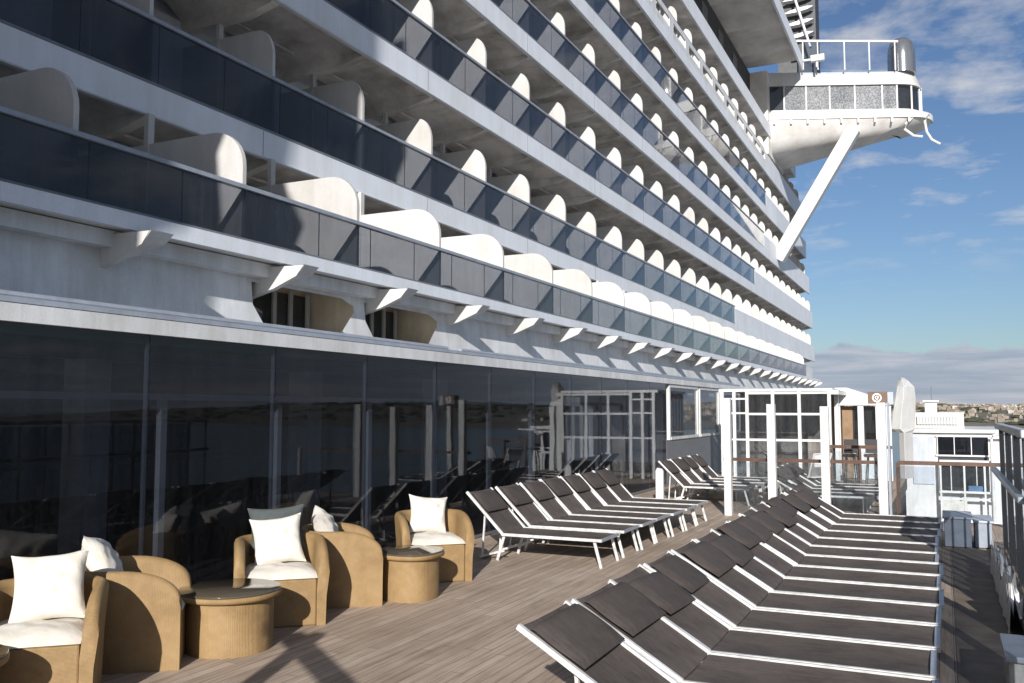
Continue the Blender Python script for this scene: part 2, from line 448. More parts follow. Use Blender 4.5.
for ri, (zb, zt, ys, yg, ye) in enumerate(rows):
    row = part_empty('balcony_row', ship)
    # fascia and slab
    MB().box((FX-.09, ys-8, zb), (FX, ye, zt)).build('fascia', 'fascia_paint', row)
    MB().box((WX, ys-8, zt-.14), (FX-.092, ye, zt-.02)).build('floor_slab', 'balcony_floor', row)
    mb = MB()
    k = math.ceil((ys-8)/(2*B))
    while k*2*B < ye: mb.box((FX-.001, k*2*B+.9-.005, zb+.01), (FX+.003, k*2*B+.9+.005, zt-.01)); k += 1
    mb.build('fascia_seam', 'louvre_dark', row)
    MB().box((FX+.001, ys-8, zb+.012), (FX+.012, ye, zb+.035)).build('drip_edge', 'fascia_paint', row)
    # slab soffit with a shallow camber between transverse beams
    mb = MB(); n = 6
    k0 = math.floor((ys-8-17.25)/B); k1 = math.ceil((ye-17.25)/B)
    ysn = []; 
    for k in range(k0, k1):
        for q in range(n):
            t = q/n
            ysn.append((17.25+B*(k+t), 0.06+.24*math.sin(PI*t)**.35 if 0 < t else 0))
    ysn = [(min(y, ye), d) for y, d in ysn]
    vs = []
    for y, d in ysn: vs += [(WX, y, zb+d-.02), (FX-.09, y, zb+.035+d)]
    mb.add(vs, [(2*i, 2*i+1, 2*i+3, 2*i+2) for i in range(len(ysn)-1)])
    mb.build('ceiling', 'soffit', row)
    mb = MB()
    for k in range(k0+1, k1):
        yb = 17.25+B*k
        if yb > ye-.3: continue
        mb.prism([(WX, zb-.20), (WX, zb+.07), (FX-.095, zb+.07), (FX-.095, zb-.02), (FX-.7, zb-.16)], 'y', yb-.09, yb+.09)
        mb.tube([(WX+.6, yb+.5, zb+.2), (WX+.6, yb+B-.3, zb+.2)], .03, 6)
    mb.build('ceiling_beam', 'soffit', row)
    MB().box((WX-.3, ys-8, zt), (WX, ye, zt+2.4)).build('cabin_wall', 'fascia_paint', row)
    if ri == 4:   # slotted white parapet with openings
        y = ys-8; mb = MB()
        mb.box((FX-.06, y, zt+.002), (FX-.003, yg, zt+.30)); mb.box((FX-.07, y, zt+.70), (FX-.003, yg, zt+.95))
        k = 0
        while y+k*B < yg:
            mb.box((FX-.06, y+k*B-.32, zt+.30), (FX-.004, y+k*B+.32, zt+.70)); k += 1
        mb.build('slotted_parapet', 'hull_white', row)
        MB().box((FX-.16, ys-8, zt+.96), (FX-.02, yg, zt+1.02)).build('handrail', 'dark_rail', row)
    else:
        glass_strip(row, FX-.01, ys-8, yg, zt+.045, zt+.94, B/2)
    # solid white parapet past the end of the glass
    MB().box((FX-.08, yg+.01, zt+.001), (FX-.002, ye, zt+.86)).build('end_parapet', 'fascia_paint', row)
    for k in range(-6, 26):
        Y = 17.25+B*k
        if Y < ys-1 or Y > ye-.5: continue
        divider(row, Y, WX, FX-.09, zt-.02, zt+1.93, .34, .52, -11.55)
far_div_o = far_div.build('divider', 'divider_white', ship); far_div_o['kind'] = 'stuff'
# upper fascia, dark recess and broad overhang
up = part_empty('upper_deck', ship)
MB().box((FX-.09, 10, 20.45), (FX, 74, 21.35)).build('fascia', 'fascia_paint', up)
MB().box((WX, 8, 20.42), (FX-.09, 74, 20.62)).build('ceiling', 'soffit', up)
MB().box((-11.6, 8, 21.3), (-11.4, 62.2, 25.0)).build('recess_wall', 'dark_grid', up)
mb = MB()
ysn = []
y = 8.0
while y < 62.6:
    for q in range(6): ysn.append((y+4.2*q/6, 25.0+.60*math.sin(PI*q/6)**.4 if q else 24.94))
    y += 4.2
ysn = [(min(y, 62.5), d) for y, d in ysn]
vs = []
for y, d in ysn: vs += [(-12.4, y, d), (-8.1, y, d)]
mb.add(vs, [(2*i, 2*i+1, 2*i+3, 2*i+2) for i in range(len(ysn)-1)])
mb.build('overhang_soffit', 'wing_under', up)
MB().box((-8.098, 8, 24.93), (-7.98, 62.6, 25.86)).build('fascia', 'fascia_paint', up)
MB().box((-12.4, 8, 25.7), (-8.1, 62.6, 25.85)).build('roof', 'hull_white', up)
mb = MB()
for yw in range(12, 60, 4): mb.box((-11.398, yw, 21.9), (-11.35, yw+1.2, 24.4))
mb.build('recess_panel', 'louvre_dark', up)
# core behind everything, and the curved far end
MB().box((-20, -30, -18), (-12.72, 71, 25.3)).build('hull_core', 'fascia_paint', ship)
MB().prism([(62, -18), (62, 25), (70.5, 25), (74, 21), (79, 15), (82, 9), (84, 4), (85, 0), (86, -18)], 'x', -20, -12.71).build('hull_end', 'fascia_paint', ship)
# wall under the lowest row, with two six-sided openings
def wallx(z): return -8.62-.10*(z-2.5)
zt_, zb_ = 3.86, 2.35
hexes = [(9.73, 12.14), (12.46, 14.84)]
hz0, hz1 = 3.0, 3.60; ch = .24
mb = MB()
def wq(pts): mb.add([(wallx(z), y, z) for y, z in pts], [tuple(range(len(pts)))])
wq([(-2, zb_), (hexes[0][0], zb_), (hexes[0][0], zt_), (-2, zt_)])
for (a, c) in hexes:
    wq([(a, zb_), (c, zb_), (c, hz0-.0), (c-ch*.9, hz0), (a+ch*.9, hz0), (a, hz0)])
    wq([(a, hz1), (a+.05, hz1), (c-.32, hz1), (c, hz1), (c, zt_), (a, zt_)])
    zm = hz0+.28
    wq([(a, hz0), (a+ch*.9, hz0), (a, zm)]); 
    wq([(c, hz0), (c, zm+.12), (c-ch*1.7, hz0)])
    wq([(c, hz1), (c-.32, hz1), (c, zm+.22)])
wq([(hexes[0][1], zb_), (hexes[1][0], zb_), (hexes[1][0], zt_), (hexes[0][1], zt_)])
wq([(hexes[1][1], zb_), (70, zb_), (70, zt_), (hexes[1][1], zt_)])
low = mb.build('lower_wall', 'hull_white', ship)
for (a, c) in hexes:
    mb = MB()
    xi = -9.72
    mb.quad((-8.66, a-.1, hz0-.05), (xi, a-.1, hz0-.05), (xi, c+.1, hz0-.05), (-8.66, c+.1, hz0-.05))
    mb.quad((-8.75, a-.1, hz1+.25), (xi, a-.1, hz1+.25), (xi, c+.1, hz1+.25), (-8.75, c+.1, hz1+.25))
    mb.quad((-8.72, a-.1, hz0-.05), (xi, a-.1, hz0-.05), (xi, a-.1, hz1+.25), (-8.72, a-.1, hz1+.25))
    mb.quad((-8.72, c+.1, hz0-.05), (xi, c+.1, hz0-.05), (xi, c+.1, hz1+.25), (-8.72, c+.1, hz1+.25))
    mb.quad((xi, a-.1, hz0-.05), (xi, c+.1, hz0-.05), (xi, c+.1, hz1+.25), (xi, a-.1, hz1+.25))
    ro = mb.build('recess', 'recess_tan', ship)
    MB().box((xi+.01, a+.0, hz0), (xi+.05, c+.02, hz1+.1)).build('window', 'window_glass', ro)
    f = MB()
    for yy_ in (a+.3, a+1.0, a+1.55, a+1.95, c-.02): f.box((xi+.06, yy_-.04, hz0-.04), (xi+.1, yy_+.04, hz1+.14))
    f.build('window_frame', 'hull_white', ro)
# ledge moulding under the balcony and the drain pipe on the wall
MB().box((-8.78, -2, 3.66), (-8.52, 70, 3.845)).build('ledge', 'hull_white', ship)
# brackets
bk = MB()
for k in range(-3, 23):
    Y = 9.92+B*k
    if Y < 1: continue
    mb = MB() if Y < 60 else bk
    mb.prism([(-7.92, 3.80), (-8.05, 3.66), (-8.46, 3.50), (-8.78, 3.42), (-9.0, 3.36), (-8.92, 3.82)], 'y', Y-.05, Y+.05)
    mb.add([(-7.92, Y-.06, 3.81), (-7.92, Y+.28, 3.81), (-8.46, Y+.28, 3.60), (-8.46, Y-.06, 3.495), (-8.05, Y-.06, 3.655), (-8.05, Y+.28, 3.70)], [(0, 1, 5, 4), (4, 5, 2, 3)])
    if Y < 60: mb.build('bracket', 'divider_white', ship)
bo = bk.build('bracket', 'divider_white', ship); bo['kind'] = 'stuff'
# unseen block added behind the camera, outline shaped to shade the near balconies
aft = [( -14, -4.2), (-14, -16), (-4.1, -16), (-3.95, -4.2)]
mb = MB()
poly = [(-14, 2.6), (-4.55, 2.6), (-4.6, 7.3), (-4.5, 7.7), (-4.26, 7.9), (-4.22, 8.6), (-4.1, 8.9), (-4.3, 10.6), (-4.0, 11.2), (-4.35, 11.8), (-4.6, 12.6), (-4.55, 13.2), (-4.0, 14.2), (-3.95, 15.6), (-3.65, 16.2), (-3.7, 19), (-14, 19)]
mb.prism(poly, 'y', -10, -4)
mb.build('aft_shadow_block', 'hull_white', ship)

# bridge wing
wing = part_empty('bridge_wing', ship)
def wplan(inset, back=68.0, rr=1.6, xin=-11.5, shift=0):
    """plan outline of the wing, front edge swept; corner rounded"""
    f0 = Vector((xin, 61.75+inset)); f1 = Vector((-.1-inset+shift, 66.3+inset)); bk_ = Vector((-.1-inset+shift, back))
    d1 = (f0-f1).normalized(); d2 = (bk_-f1).normalized()
    p1, p2 = f1+d1*rr, f1+d2*rr
    pts = [(xin, 61.75+inset)]
    for k in range(9):
        t = k/8
        q = p1*(1-t)**2+f1*2*t*(1-t)+p2*t**2
        pts.append((q.x, q.y))
    pts += [(bk_.x, back), (xin, back)]
    return pts
def wlayer(za, ia, zb, ib, rr=1.6, sa=0, sb=0, mb=None):
    A, C_ = wplan(ia, rr=rr, shift=sa), wplan(ib, rr=rr, shift=sb)
    n = len(A); mb = mb or MB()
    vs = [(*p, za) for p in A]+[(*p, zb) for p in C_]
    mb.add(vs, [tuple(range(n))[::-1], tuple(range(n, 2*n))]+[(i, (i+1) % n, (i+1) % n+n, i+n) for i in range(n)], True)
    return mb
mb = MB()
rings = []
A0, A1, A2 = wplan(.9, shift=-1.2), wplan(.25, shift=-.5), wplan(.04, shift=-.1)
def wz(x): return min(21.15, 19.35+max(0, (x+10.3))*.215)
rings = [[(x, y, wz(x)) for x, y in A0], [(x, y, wz(x)*.62+21.7*.38-.1) for x, y in A1], [(x, y, 21.7) for x, y in A2]]
n = len(A0); vs = [q for r_ in rings for q in r_]
fs = [tuple(range(n))[::-1], tuple(range(2*n, 3*n))]
for j in range(2): fs += [(j*n+i, j*n+(i+1) % n, (j+1)*n+(i+1) % n, (j+1)*n+i) for i in range(n)]
mb.add(vs, fs, True)
mb.build('underside', 'wing_under', wing, angle=60)
wlayer(21.7, -.02, 22.12, -.02).build('ledge', 'wing_white', wing)
wlayer(22.12, .3, 22.45, .3, sa=-.3, sb=-.3).build('sill_band', 'wing_white', wing)
wlayer(22.45, .42, 24.15, .42, sa=-.5, sb=-.5).build('inner_room', 'dark_grid', wing)
wlayer(24.15, .18, 25.1, .25, sa=-.45, sb=-.7).build('upper_band', 'wing_white', wing)
# windows and mullions follow the front edge
A = wplan(.34, shift=-.35)[:11]
segs = []
f0, f1 = Vector(A[0]), Vector(A[1])
cuts = [.10, .235, .385, .545, .715, .90, 1.0]
P_ = [f0.lerp(f1, t) for t in cuts]+[Vector(A[4]), Vector(A[7]), Vector(A[9]), Vector(A[10])]
for i in range(len(P_)-1):
    a, c = P_[i], P_[i+1]
    kind = 'window_glass' if i in (0, 6, 7, 8, 9) else 'speckled_glass'
    MB().quad((a.x, a.y, 22.46), (c.x, c.y, 22.46), (c.x, c.y, 24.14), (a.x, a.y, 24.14)).build('window', kind, wing)
for a in P_: MB().bar((a.x, a.y-.03, 22.3), (a.x, a.y-.03, 24.3), .10, .10).build('mullion', 'wing_white', wing)
mb = MB()
for t in [.16+.105*k for k in range(9)]:
    q = Vector(wplan(-.05)[0]).lerp(Vector(wplan(-.05)[1]), t)
    MB().box((q.x-.06, q.y-.06, 21.35), (q.x+.06, q.y+.05, 21.7)).build('rail_lug', 'wing_under', wing)
# inboard pier between the ship's side and the wing
MB().box((-12.4, 61.72, 19.2), (-10.25, 67.9, 25.0)).build('inboard_wall', 'wing_under', wing)
# diagonal strut
mb = MB(); mb.bar((-10.25, 64.4, 12.3), (-5.0, 64.6, 21.0), .90, .85, up=(0, 1, 0)); mb.build('strut', 'wing_white', wing, bevel=.05)
# roof railing
ra, rb = Vector((-8.0, 62.95)), Vector((-2.3, 65.75))
MB().quad((ra.x, ra.y, 25.12), (rb.x, rb.y, 25.12), (rb.x, rb.y, 27.1), (ra.x, ra.y, 27.1)).build('rail_glass', 'wing_rail_glass', wing)
mb = MB()
for k in range(5):
    q = ra.lerp(rb, (0, .16, .45, .72, 1)[k]); mb.box((q.x-.04, q.y-.05, 25.1), (q.x+.04, q.y+.02, 27.1))
mb.bar((ra.x-.4, ra.y-.2, 27.13), (rb.x+.2, rb.y+.1, 27.13), .1, .14); mb.build('roof_rail', 'white_metal', wing)
MB().lathe([(.9, 0), (.9, 1.2), (.86, 1.8), (.72, 2.25), (.45, 2.5), (.1, 2.58)], (-1.95, 66.9, 25.1), 32).build('dome', 'dome_metal', wing)
mb = MB(); mb.tube([(-7.1, 62.9, 25.1), (-7.1, 62.9, 25.55)], .09); mb.box((-7.5, 62.7, 25.5), (-6.6, 63.1, 25.95)); mb.box((-8.0, 62.8, 25.62), (-7.5, 62.95, 25.78))
mb.build('searchlight', 'wing_white', wing, bevel=.04)
mb = MB()
mb.tube([(-1.3, 66.0, 21.75), (-1.75, 65.9, 21.3), (-1.85, 65.8, 20.9), (-1.3, 65.75, 20.35), (-.75, 65.7, 20.2)], .1, 8)
mb.tube([(-.35, 66.0, 21.75), (-.6, 65.8, 21.3), (-.5, 65.7, 20.5), (-.2, 65.6, 19.9), (.3, 65.5, 19.5)], .09, 8)
mb.build('hanging_davit', 'wing_white', wing)
# louvred mast base rising behind the overhang
lv = part_empty('louvred_casing', ship)
MB().prism([(-9.9, 64.4), (-7.35, 64.9), (-7.35, 67), (-9.9, 67)], 'z', 25.3, 36).build('casing', 'dark_grid', lv)
for k in range(8):
    z = 28.0+.92*k; mb = MB()
    sec = [(-1.05, 0), (-.6, .11), (0, .16), (.6, .13), (1.0, .02), (.6, -.09), (0, -.12), (-.6, -.06)]
    vs = []
    for sy in (64.0, 64.55):
        for a, c in sec: vs.append((-8.4+a, sy+.16*a, z+c+.18*a))
    n = len(sec); mb.add(vs, [tuple(range(n)), tuple(range(2*n-1, n-1, -1))]+[(i, i+n, (i+1) % n+n, (i+1) % n) for i in range(n)])
    mb.build('louvre_blade', 'wing_white', lv)
mb = MB(); mb.tube([(-7.6, 63.85, 26.9), (-9.6, 63.85, 34.6)], .09); mb.build('diagonal_pipe', 'wing_white', lv)

# ------------------------------------------------------------------ restaurant pavilion
GX = -6.0
pav = thing('restaurant_pavilion', (GX, 10, 0), 'dark glass restaurant front running along the deck under a white roof edge', 'pavilion', world=True)
MB().box((GX-.9, -4, 2.43), (GX+.05, 30, 2.56)).build('roof_edge', 'hull_white', pav)
MB().box((-12.3, -4, 2.58), (GX-.05, 30, 2.62)).build('roof', 'grey_rail', pav)
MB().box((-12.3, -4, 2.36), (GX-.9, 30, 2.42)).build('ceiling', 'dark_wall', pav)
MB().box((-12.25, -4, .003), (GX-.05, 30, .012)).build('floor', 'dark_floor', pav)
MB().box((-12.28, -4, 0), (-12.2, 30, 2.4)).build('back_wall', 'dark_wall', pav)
mb = MB(); mb.tube([(GX-.3, -4, 2.66), (GX-.3, 11.0, 2.66)], .035, 8); mb.tube([(GX-.3, 11.4, 2.66), (GX-.3, 30, 2.66)], .03, 8)
mb.build('drain_pipe', 'grey_rail', pav)
mb = MB()
y = -3.0
while y < 30:
    mb.box((GX-.38, y, 2.56), (GX-.22, y+.12, 2.63)); y += 2.1
mb.build('pipe_clip', 'grey_rail', pav)
yg = [-4+1.58*k for k in range(17)]
yg = [y for y in yg if y < 21]+[21.0]
for a, c in zip(yg[:-1], yg[1:]):
    MB().box((GX-.012, a+.006, .05), (GX, c-.006, 2.43)).build('glass_pane', 'restaurant_glass', pav)
for y in yg[1:]:
    MB().box((GX-.05, y-.010, .05), (GX-.014, y+.010, 2.43)).build('mullion', 'dark_rail', pav)
MB().box((GX-.07, -4, 0.012), (GX+.015, 21, .05)).build('sill', 'dark_rail', pav)
for (x, y) in [(-8.6, 3.2), (-8.6, 7.0), (-8.6, 10.8), (-8.6, 14.6), (-8.6, 18.4)]:
    MB().box((x-.17, y-.17, .012), (x+.17, y+.17, 2.36)).build('column', 'white_metal', pav)
# interior screen of slim frames
mb = MB()
for y in [1, 2.6, 4.4, 6.1, 7.7, 9.4, 11, 12.7, 14.3, 16, 17.6, 19.2]: mb.box((-6.53, y-.035, .012), (-6.47, y+.035, 1.92))
for z in (1.92,): mb.box((-6.52, 1, z-.03), (-6.48, 19.2, z+.03))
mb.build('inner_screen', 'col_paint', pav)
MB().box((-11.2, 4, .012), (-10.4, 15, 1.05)).build('bar_counter', 'dark_floor', pav)
# white window wall past the dark glass
MB().box((GX-.1, 21.02, 0), (GX, 30, 1.08)).build('parapet', 'dark_rail', pav)
for a, c in ((21.25, 24.1), (24.25, 26.6), (26.8, 29.8)):
    fr_ = MB()
    fr_.box((GX-.06, a, 1.081), (GX+.02, a+.09, 2.42)); fr_.box((GX-.06, c-.09, 1.081), (GX+.02, c, 2.42)); fr_.box((GX-.055, a+.09, 1.081), (GX+.03, c-.09, 1.15)); fr_.box((GX-.055, a+.09, 2.35), (GX+.02, c-.09, 2.42))
    w_ = fr_.build('window', 'white_metal', pav)
    MB().box((GX-.03, a+.09, 1.15), (GX-.02, c-.09, 2.35)).build('pane', 'window_glass', w_)
    cu = MB(); q = a+.2
    while q < c-.3:
        cu.box((GX-.22, q, 1.1), (GX-.19, q+.16, 2.38)); q += .27
    cu.build('blind_slats', 'fascia_paint', w_)

# glazed white screen facing the camera at the end of the deck
scr = thing('glazed_screen', (-4.2, 23, 0), 'white framed glazed screen with door closing off the far end of the deck', 'screen', world=True)
mb = MB()
xs = [-4.48, -3.85, -3.22, -2.52]
for x in [-5.1, -4.8]+xs: mb.box((x-.038, 22.96, 0), (x+.038, 23.05, 2.26))
for z in (1.06, 1.7, 2.22): mb.box((-4.48, 22.97, z-.028), (-2.52, 23.04, z+.028))
for z in (1.06, 1.72, 2.08): mb.box((-5.1, 22.97, z-.022), (-4.48, 23.04, z+.022))
mb.box((-2.50, 23.0, 2.18), (-2.3, 26, 2.28))
for y in (24.5, 26): mb.box((-2.56, y-.05, 0), (-2.46, y+.05, 2.26))
mb.build('frame', 'white_metal', scr)
for a, c in zip([-5.1, -4.8]+xs[:-1], [-4.8]+xs):
    MB().box((a+.05, 22.995, 1.1), (c-.05, 23.005, 2.18)).build('pane', 'window_glass', scr)
    MB().box((a+.05, 22.99, .06), (c-.05, 23.01, 1.02)).build('lower_panel', 'clear_glass', scr)
MB().box((-5.2, 23.06, 2.262), (-2.45, 26, 2.33)).build('roof', 'hull_white', scr)
MB().box((-5.2, 25.7, 0), (-2.62, 25.76, 2.26)).build('back_wall', 'screen_back', scr)

# shelter with brown door further back
sh = thing('deck_shelter', (-1.9, 25.5, 0), 'white flat roofed shelter with brown wooden door beyond the glazed screen', 'shelter', world=True)
MB().prism([(-2.6, 1.92), (-1.3, 1.92), (-1.3, 2.02), (-2.3, 2.38), (-2.6, 2.38)], 'y', 25, 27.5).build('roof', 'hull_white', sh)
mb = MB()
for x in (-2.55, -1.98, -1.55, -1.32): mb.box((x-.07, 25.05, 0), (x+.07, 25.2, 1.9))
mb.build('post', 'hull_white', sh)
MB().box((-2.46, 25.3, .02), (-2.2, 25.36, 1.9)).build('door', 'door_wood', sh)
MB().box((-2.2, 25.32, .9), (-1.4, 25.36, 1.88)).build('window', 'window_glass', sh)
MB().box((-2.5, 26.0, 0), (-1.3, 26.08, 1.9)).build('back_wall', 'door_wood', sh)
MB().box((-2.2, 25.3, 0.02), (-1.4, 25.36, .9)).build('lower_wall', 'hull_white', sh)

# tapered white fin
fin = MB()
vs = []
for (z, xl, xr, yr) in [(0, -1.12, -.80, .9), (1.2, -1.12, -.80, .9), (1.30, -1.30, -.74, .9), (1.65, -1.27, -.72, .85), (2.1, -1.18, -.70, .7), (2.42, -1.13, -.72, .5), (2.60, -1.10, -.88, .3), (2.66, -1.07, -.96, .2)]:
    xm = xl+(xr-xl)*.42
    vs += [(xl, 26, z), (xm, 25.85, z), (xr, 26.2+yr*.4, z), (xr-.05, 26.2+yr, z), (xl+.05, 26.2+yr, z)]
n = 5; L = len(vs)//n
fs = [tuple(range(n))[::-1], tuple(range((L-1)*n, L*n))]
for i in range(L-1):
    for k in range(n): fs.append((i*n+k, i*n+(k+1) % n, (i+1)*n+(k+1) % n, (i+1)*n+k))
fin.add(vs, fs)
o = fin.build('ventilator_fin', 'wing_white', loc=(-.95, 26.2, 0), bevel=.03); tag(o, 'tall white tapered ventilator fin standing beside the brown sign box', 'ventilator')

# brown sign box with ring emblem, on a bracket column
sg = thing('emblem_sign', (-1.17, 19.05, 0), 'brown wooden sign box with round white emblem on a slim white post', 'sign', world=True)
MB().box((-1.36, 19.0, 1.925), (-1.01, 19.22, 2.155)).build('box', 'sign_brown', sg, bevel=.008)
MB().box((-1.005, 19.02, 1.91), (-.90, 19.24, 2.15)).build('side_cap', 'grey_panel', sg)
MB().box((-1.22, 19.08, 0), (-1.10, 19.2, 1.92)).build('post', 'white_metal', sg)
mb = MB()
def ring(cx, y, cz, r0, r1, n=28, a0=0, a1=2*PI):
    vs = []; fs = []
    for k in range(n+1):
        a = a0+(a1-a0)*k/n
        vs += [(cx+r0*math.cos(a), y, cz+r0*math.sin(a)), (cx+r1*math.cos(a), y, cz+r1*math.sin(a))]
    for k in range(n): fs.append((2*k, 2*k+1, 2*k+3, 2*k+2))
    mb.add(vs, fs)
ring(-1.195, 18.994, 2.04, .062, .086)
ring(-1.195, 18.994, 2.04, .022, .036, 20, R(60), R(330))
mb.box((-1.185, 18.99, 2.03), (-1.165, 18.996, 2.075))
mb.build('emblem', 'sign_white', sg)
mb = MB(); ring(-1.195, 18.997, 2.04, .0, .060); mb.build('emblem_disc', 'sign_brown', sg)

# white deckhouse on the right
dh = thing('deckhouse', (.2, 31, -1.6), 'white deckhouse with wide dark windows and louvred upper block', 'building', world=True)
MB().box((-1.15, 30.05, -1.6), (1.55, 36, 1.12)).build('wall', 'hull_white', dh)
MB().box((-1.22, 29.9, 1.122), (1.62, 36, 1.22)).build('roof', 'hull_white', dh)
MB().box((-.9, 31.5, 1.222), (.52, 36, 1.72)).build('upper_block', 'hull_white', dh)
lo = MB().box((-.82, 31.44, 1.34), (.33, 31.49, 1.60)).build('louvre_vent', 'grey_panel', dh)
mb = MB()
for k in range(14): mb.box((-.80+.085*k, 31.40, 1.35), (-.775+.085*k, 31.438, 1.59))
mb.build('vent_bar', 'recess_tan', lo)
MB().box((-.60, 33, 1.722), (-.24, 34, 2.06)).build('turret', 'hull_white', dh)
MB().box((-.66, 32.9, 2.062), (-.18, 34.1, 2.12)).build('turret_cap', 'hull_white', dh)
mb = MB(); mb.tube([(-.4, 33.4, 2.12), (-.4, 33.4, 2.6)], .015, 6); mb.build('antenna', 'dark_rail', dh)
for (xa, xb, za, zb, nm) in [(-.24, 1.12, .47, 1.0, 3), (-.24, 1.12, -.62, .20, 4)]:
    f = MB()
    f.box((xa-.05, 29.98, zb), (xb+.05, 30.04, zb+.05)); f.box((xa-.05, 29.98, za-.05), (xb+.05, 30.04, za))
    for k in range(nm+1):
        x = xa+(xb-xa)*k/nm; f.box((x-.012, 29.985, za), (x+.012, 30.035, zb))
    wn_ = f.build('window', 'white_metal', dh)
    MB().box((xa, 30.0, za), (xb, 30.02, zb)).build('pane', 'restaurant_glass', wn_)
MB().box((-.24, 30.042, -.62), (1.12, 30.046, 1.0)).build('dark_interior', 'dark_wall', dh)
MB().box((-.92, 30.0, -.42), (-.35, 30.04, 1.0)).build('door', 'grey_panel', dh)
mb = MB()
for z in (-.80, -.6): mb.box((-.2, 29.7, z-.03), (1.3, 29.76, z+.03))
for x in (-.18, .45, .98, 1.28): mb.box((x-.025, 29.705, -1.5), (x+.025, 29.755, .30))
mb.box((-.2, 29.7, .27), (1.3, 29.76, .33)); mb.build('balcony_rail', 'hull_white', dh)
MB().box((-.2, 29.72, -1.45), (.5, 29.75, -.86)).build('balcony_panel', 'plinth', dh)
MB().box((.55, 29.8, -.62), (.92, 29.95, -.42)).build('blue_locker', 'blue_panel', dh)
mb = MB(); mb.tube([(1.18, 29.6, -1.5), (1.18, 29.6, .98), (1.22, 29.6, 1.06), (1.35, 29.6, 1.1), (1.9, 29.6, 1.1)], .04, 8)
mb.build('downpipe', 'white_metal', dh)
structure(MB().box((-3.5, 26.6, -1.8), (4, 40, -1.6)).build('lower_deck', 'teak_deck'))

# ------------------------------------------------------------------ glass fence with white posts and brown rail
fe = thing('deck_fence', (-1.8, 15.9, 0), 'low glass fence with brown wooden handrail and tall white posts', 'fence', world=True)
for x, zt in ((-3.40, 2.0), (-2.66, 1.90), (-1.80, 1.86), (-.93, 1.92)):
    w = .066 if x > -3 else .06
    MB().box((x-w, 15.62, 0), (x+w, 15.76, zt)).build('post', 'white_metal', fe, bevel=.006)
MB().box((-.93+.085, 15.64, 0), (-.93+.12, 15.74, 1.92)).build('post_channel', 'grey_rail', fe)
MB().bar((-3.5, 15.82, .95), (-1.02, 15.82, .95), .07, .055).build('handrail', 'brown_wood', fe)
MB().bar((-.72, 15.95, .95), (.80, 15.95, .95), .07, .06).build('handrail', 'brown_wood', fe)
for a, c in ((-3.32, -2.74), (-2.58, -1.88), (-1.72, -1.02), (-.72, .74)):
    MB().box((a, 15.86, .08), (c, 15.872, .90)).build('glass_panel', 'clear_glass', fe)
MB().bar((-.72, 15.95, .06), (-.72, 15.95, .95), .06, .06).build('newel', 'brown_wood', fe)
MB().bar((.79, 15.9, 0), (.79, 15.9, .98), .07, .07).build('end_stanchion', 'grey_rail', fe)
# farther short brown railing
f2 = thing('wooden_railing', (-1.9, 21, 0), 'short brown wooden railing standing in front of the shelter', 'railing', world=True)
MB().bar((-2.35, 21, 1.0), (-1.05, 21, 1.0), .07, .07).build('handrail', 'brown_wood', f2)
mb = MB()
for x in (-2.3, -1.7, -1.1): mb.box((x-.03, 20.97, 0), (x+.03, 21.03, .96))
mb.build('post', 'brown_wood', f2)
MB().box((-2.27, 20.995, .1), (-1.13, 21.005, .9)).build('glass_panel', 'clear_glass', f2)

# ------------------------------------------------------------------ right-hand windbreak
wb = thing('glass_windbreak', (.6, 8, 0), 'grey framed glass windbreak with blue grey handrail along the right deck edge', 'windbreak', world=True)
y = -2.4; k = 0
while y < 8.4:
    MB().box((.55, y-.045, .12), (.63, y+.045, 1.10)).build('post', 'grey_rail', wb)
    if y+1.13 < 8.5: MB().box((.585, y+.06, .2), (.595, y+1.07, 1.04)).build('glass_pane', 'windbreak_glass', wb)
    y += 1.13
MB().bar((.59, -2.5, 1.10), (.60, 8.5, 1.08), .07, .06).build('handrail', 'grey_rail', wb, bevel=.012)
y = 8.7; k = 0
while y < 12.95:
    r_ = .024 if k % 3 == 0 else .010
    MB().box((.61-r_, y-r_, .12), (.61+r_, y+r_, 1.57)).build('post' if k % 3 == 0 else 'baluster', 'leg_black', wb); y += .42; k += 1
for a in (8.74, 10.0, 11.26):
    MB().box((.606, a, .14), (.614, a+1.2, 1.54)).build('glass_pane', 'windbreak_glass', wb)
MB().bar((.60, 8.6, 1.60), (.60, 12.95, 1.60), .085, .07).build('top_cap', 'grey_panel', wb, bevel=.012)
MB().bar((.54, 8.5, 1.06), (.53, 12.9, 1.06), .06, .06).build('handrail', 'grey_rail', wb, bevel=.012)
structure(MB().box((.52, -6, .008), (.70, 13.2, .12)).build('deck_kerb', 'strip_wood'))

# low lockers at the end of the lounger row, plinth, crumpled sheet
def locker(name, x0, x1, y0, y1, h, label, mat):
    t = thing(name, ((x0+x1)/2, (y0+y1)/2, 0), label, 'locker', world=True)
    MB().box((x0, y0, .009), (x1, y1, h-.03)).build('body', 'grey_rail', t, bevel=.01)
    MB().box((x0-.02, y0-.02, h-.028), (x1+.02, y1+.02, h)).build('lid', 'grey_panel', t, bevel=.008)
    return t
locker('deck_locker', -.06, .26, 13.3, 14.1, .40, 'low grey deck locker nearest the loungers at the row end', 'grey_panel')
locker('deck_locker', .30, .50, 13.35, 14.1, .36, 'narrow pale deck locker between the grey locker and windbreak', 'grey_panel')
pl_ = thing('stone_plinth', (.42, 6.65, .008), 'pale square plinth at the right deck edge in the foreground', 'plinth', world=True)
MB().box((.30, 6.42, .009), (.51, 6.98, .26)).build('base', 'plinth', pl_, bevel=.012)
MB().box((.28, 6.38, .262), (.513, 7.02, .30)).build('cap', 'grey_panel', pl_, bevel=.01)
rs = random.Random(11); mb = MB(); nx_, ny_ = 7, 26; vs = []
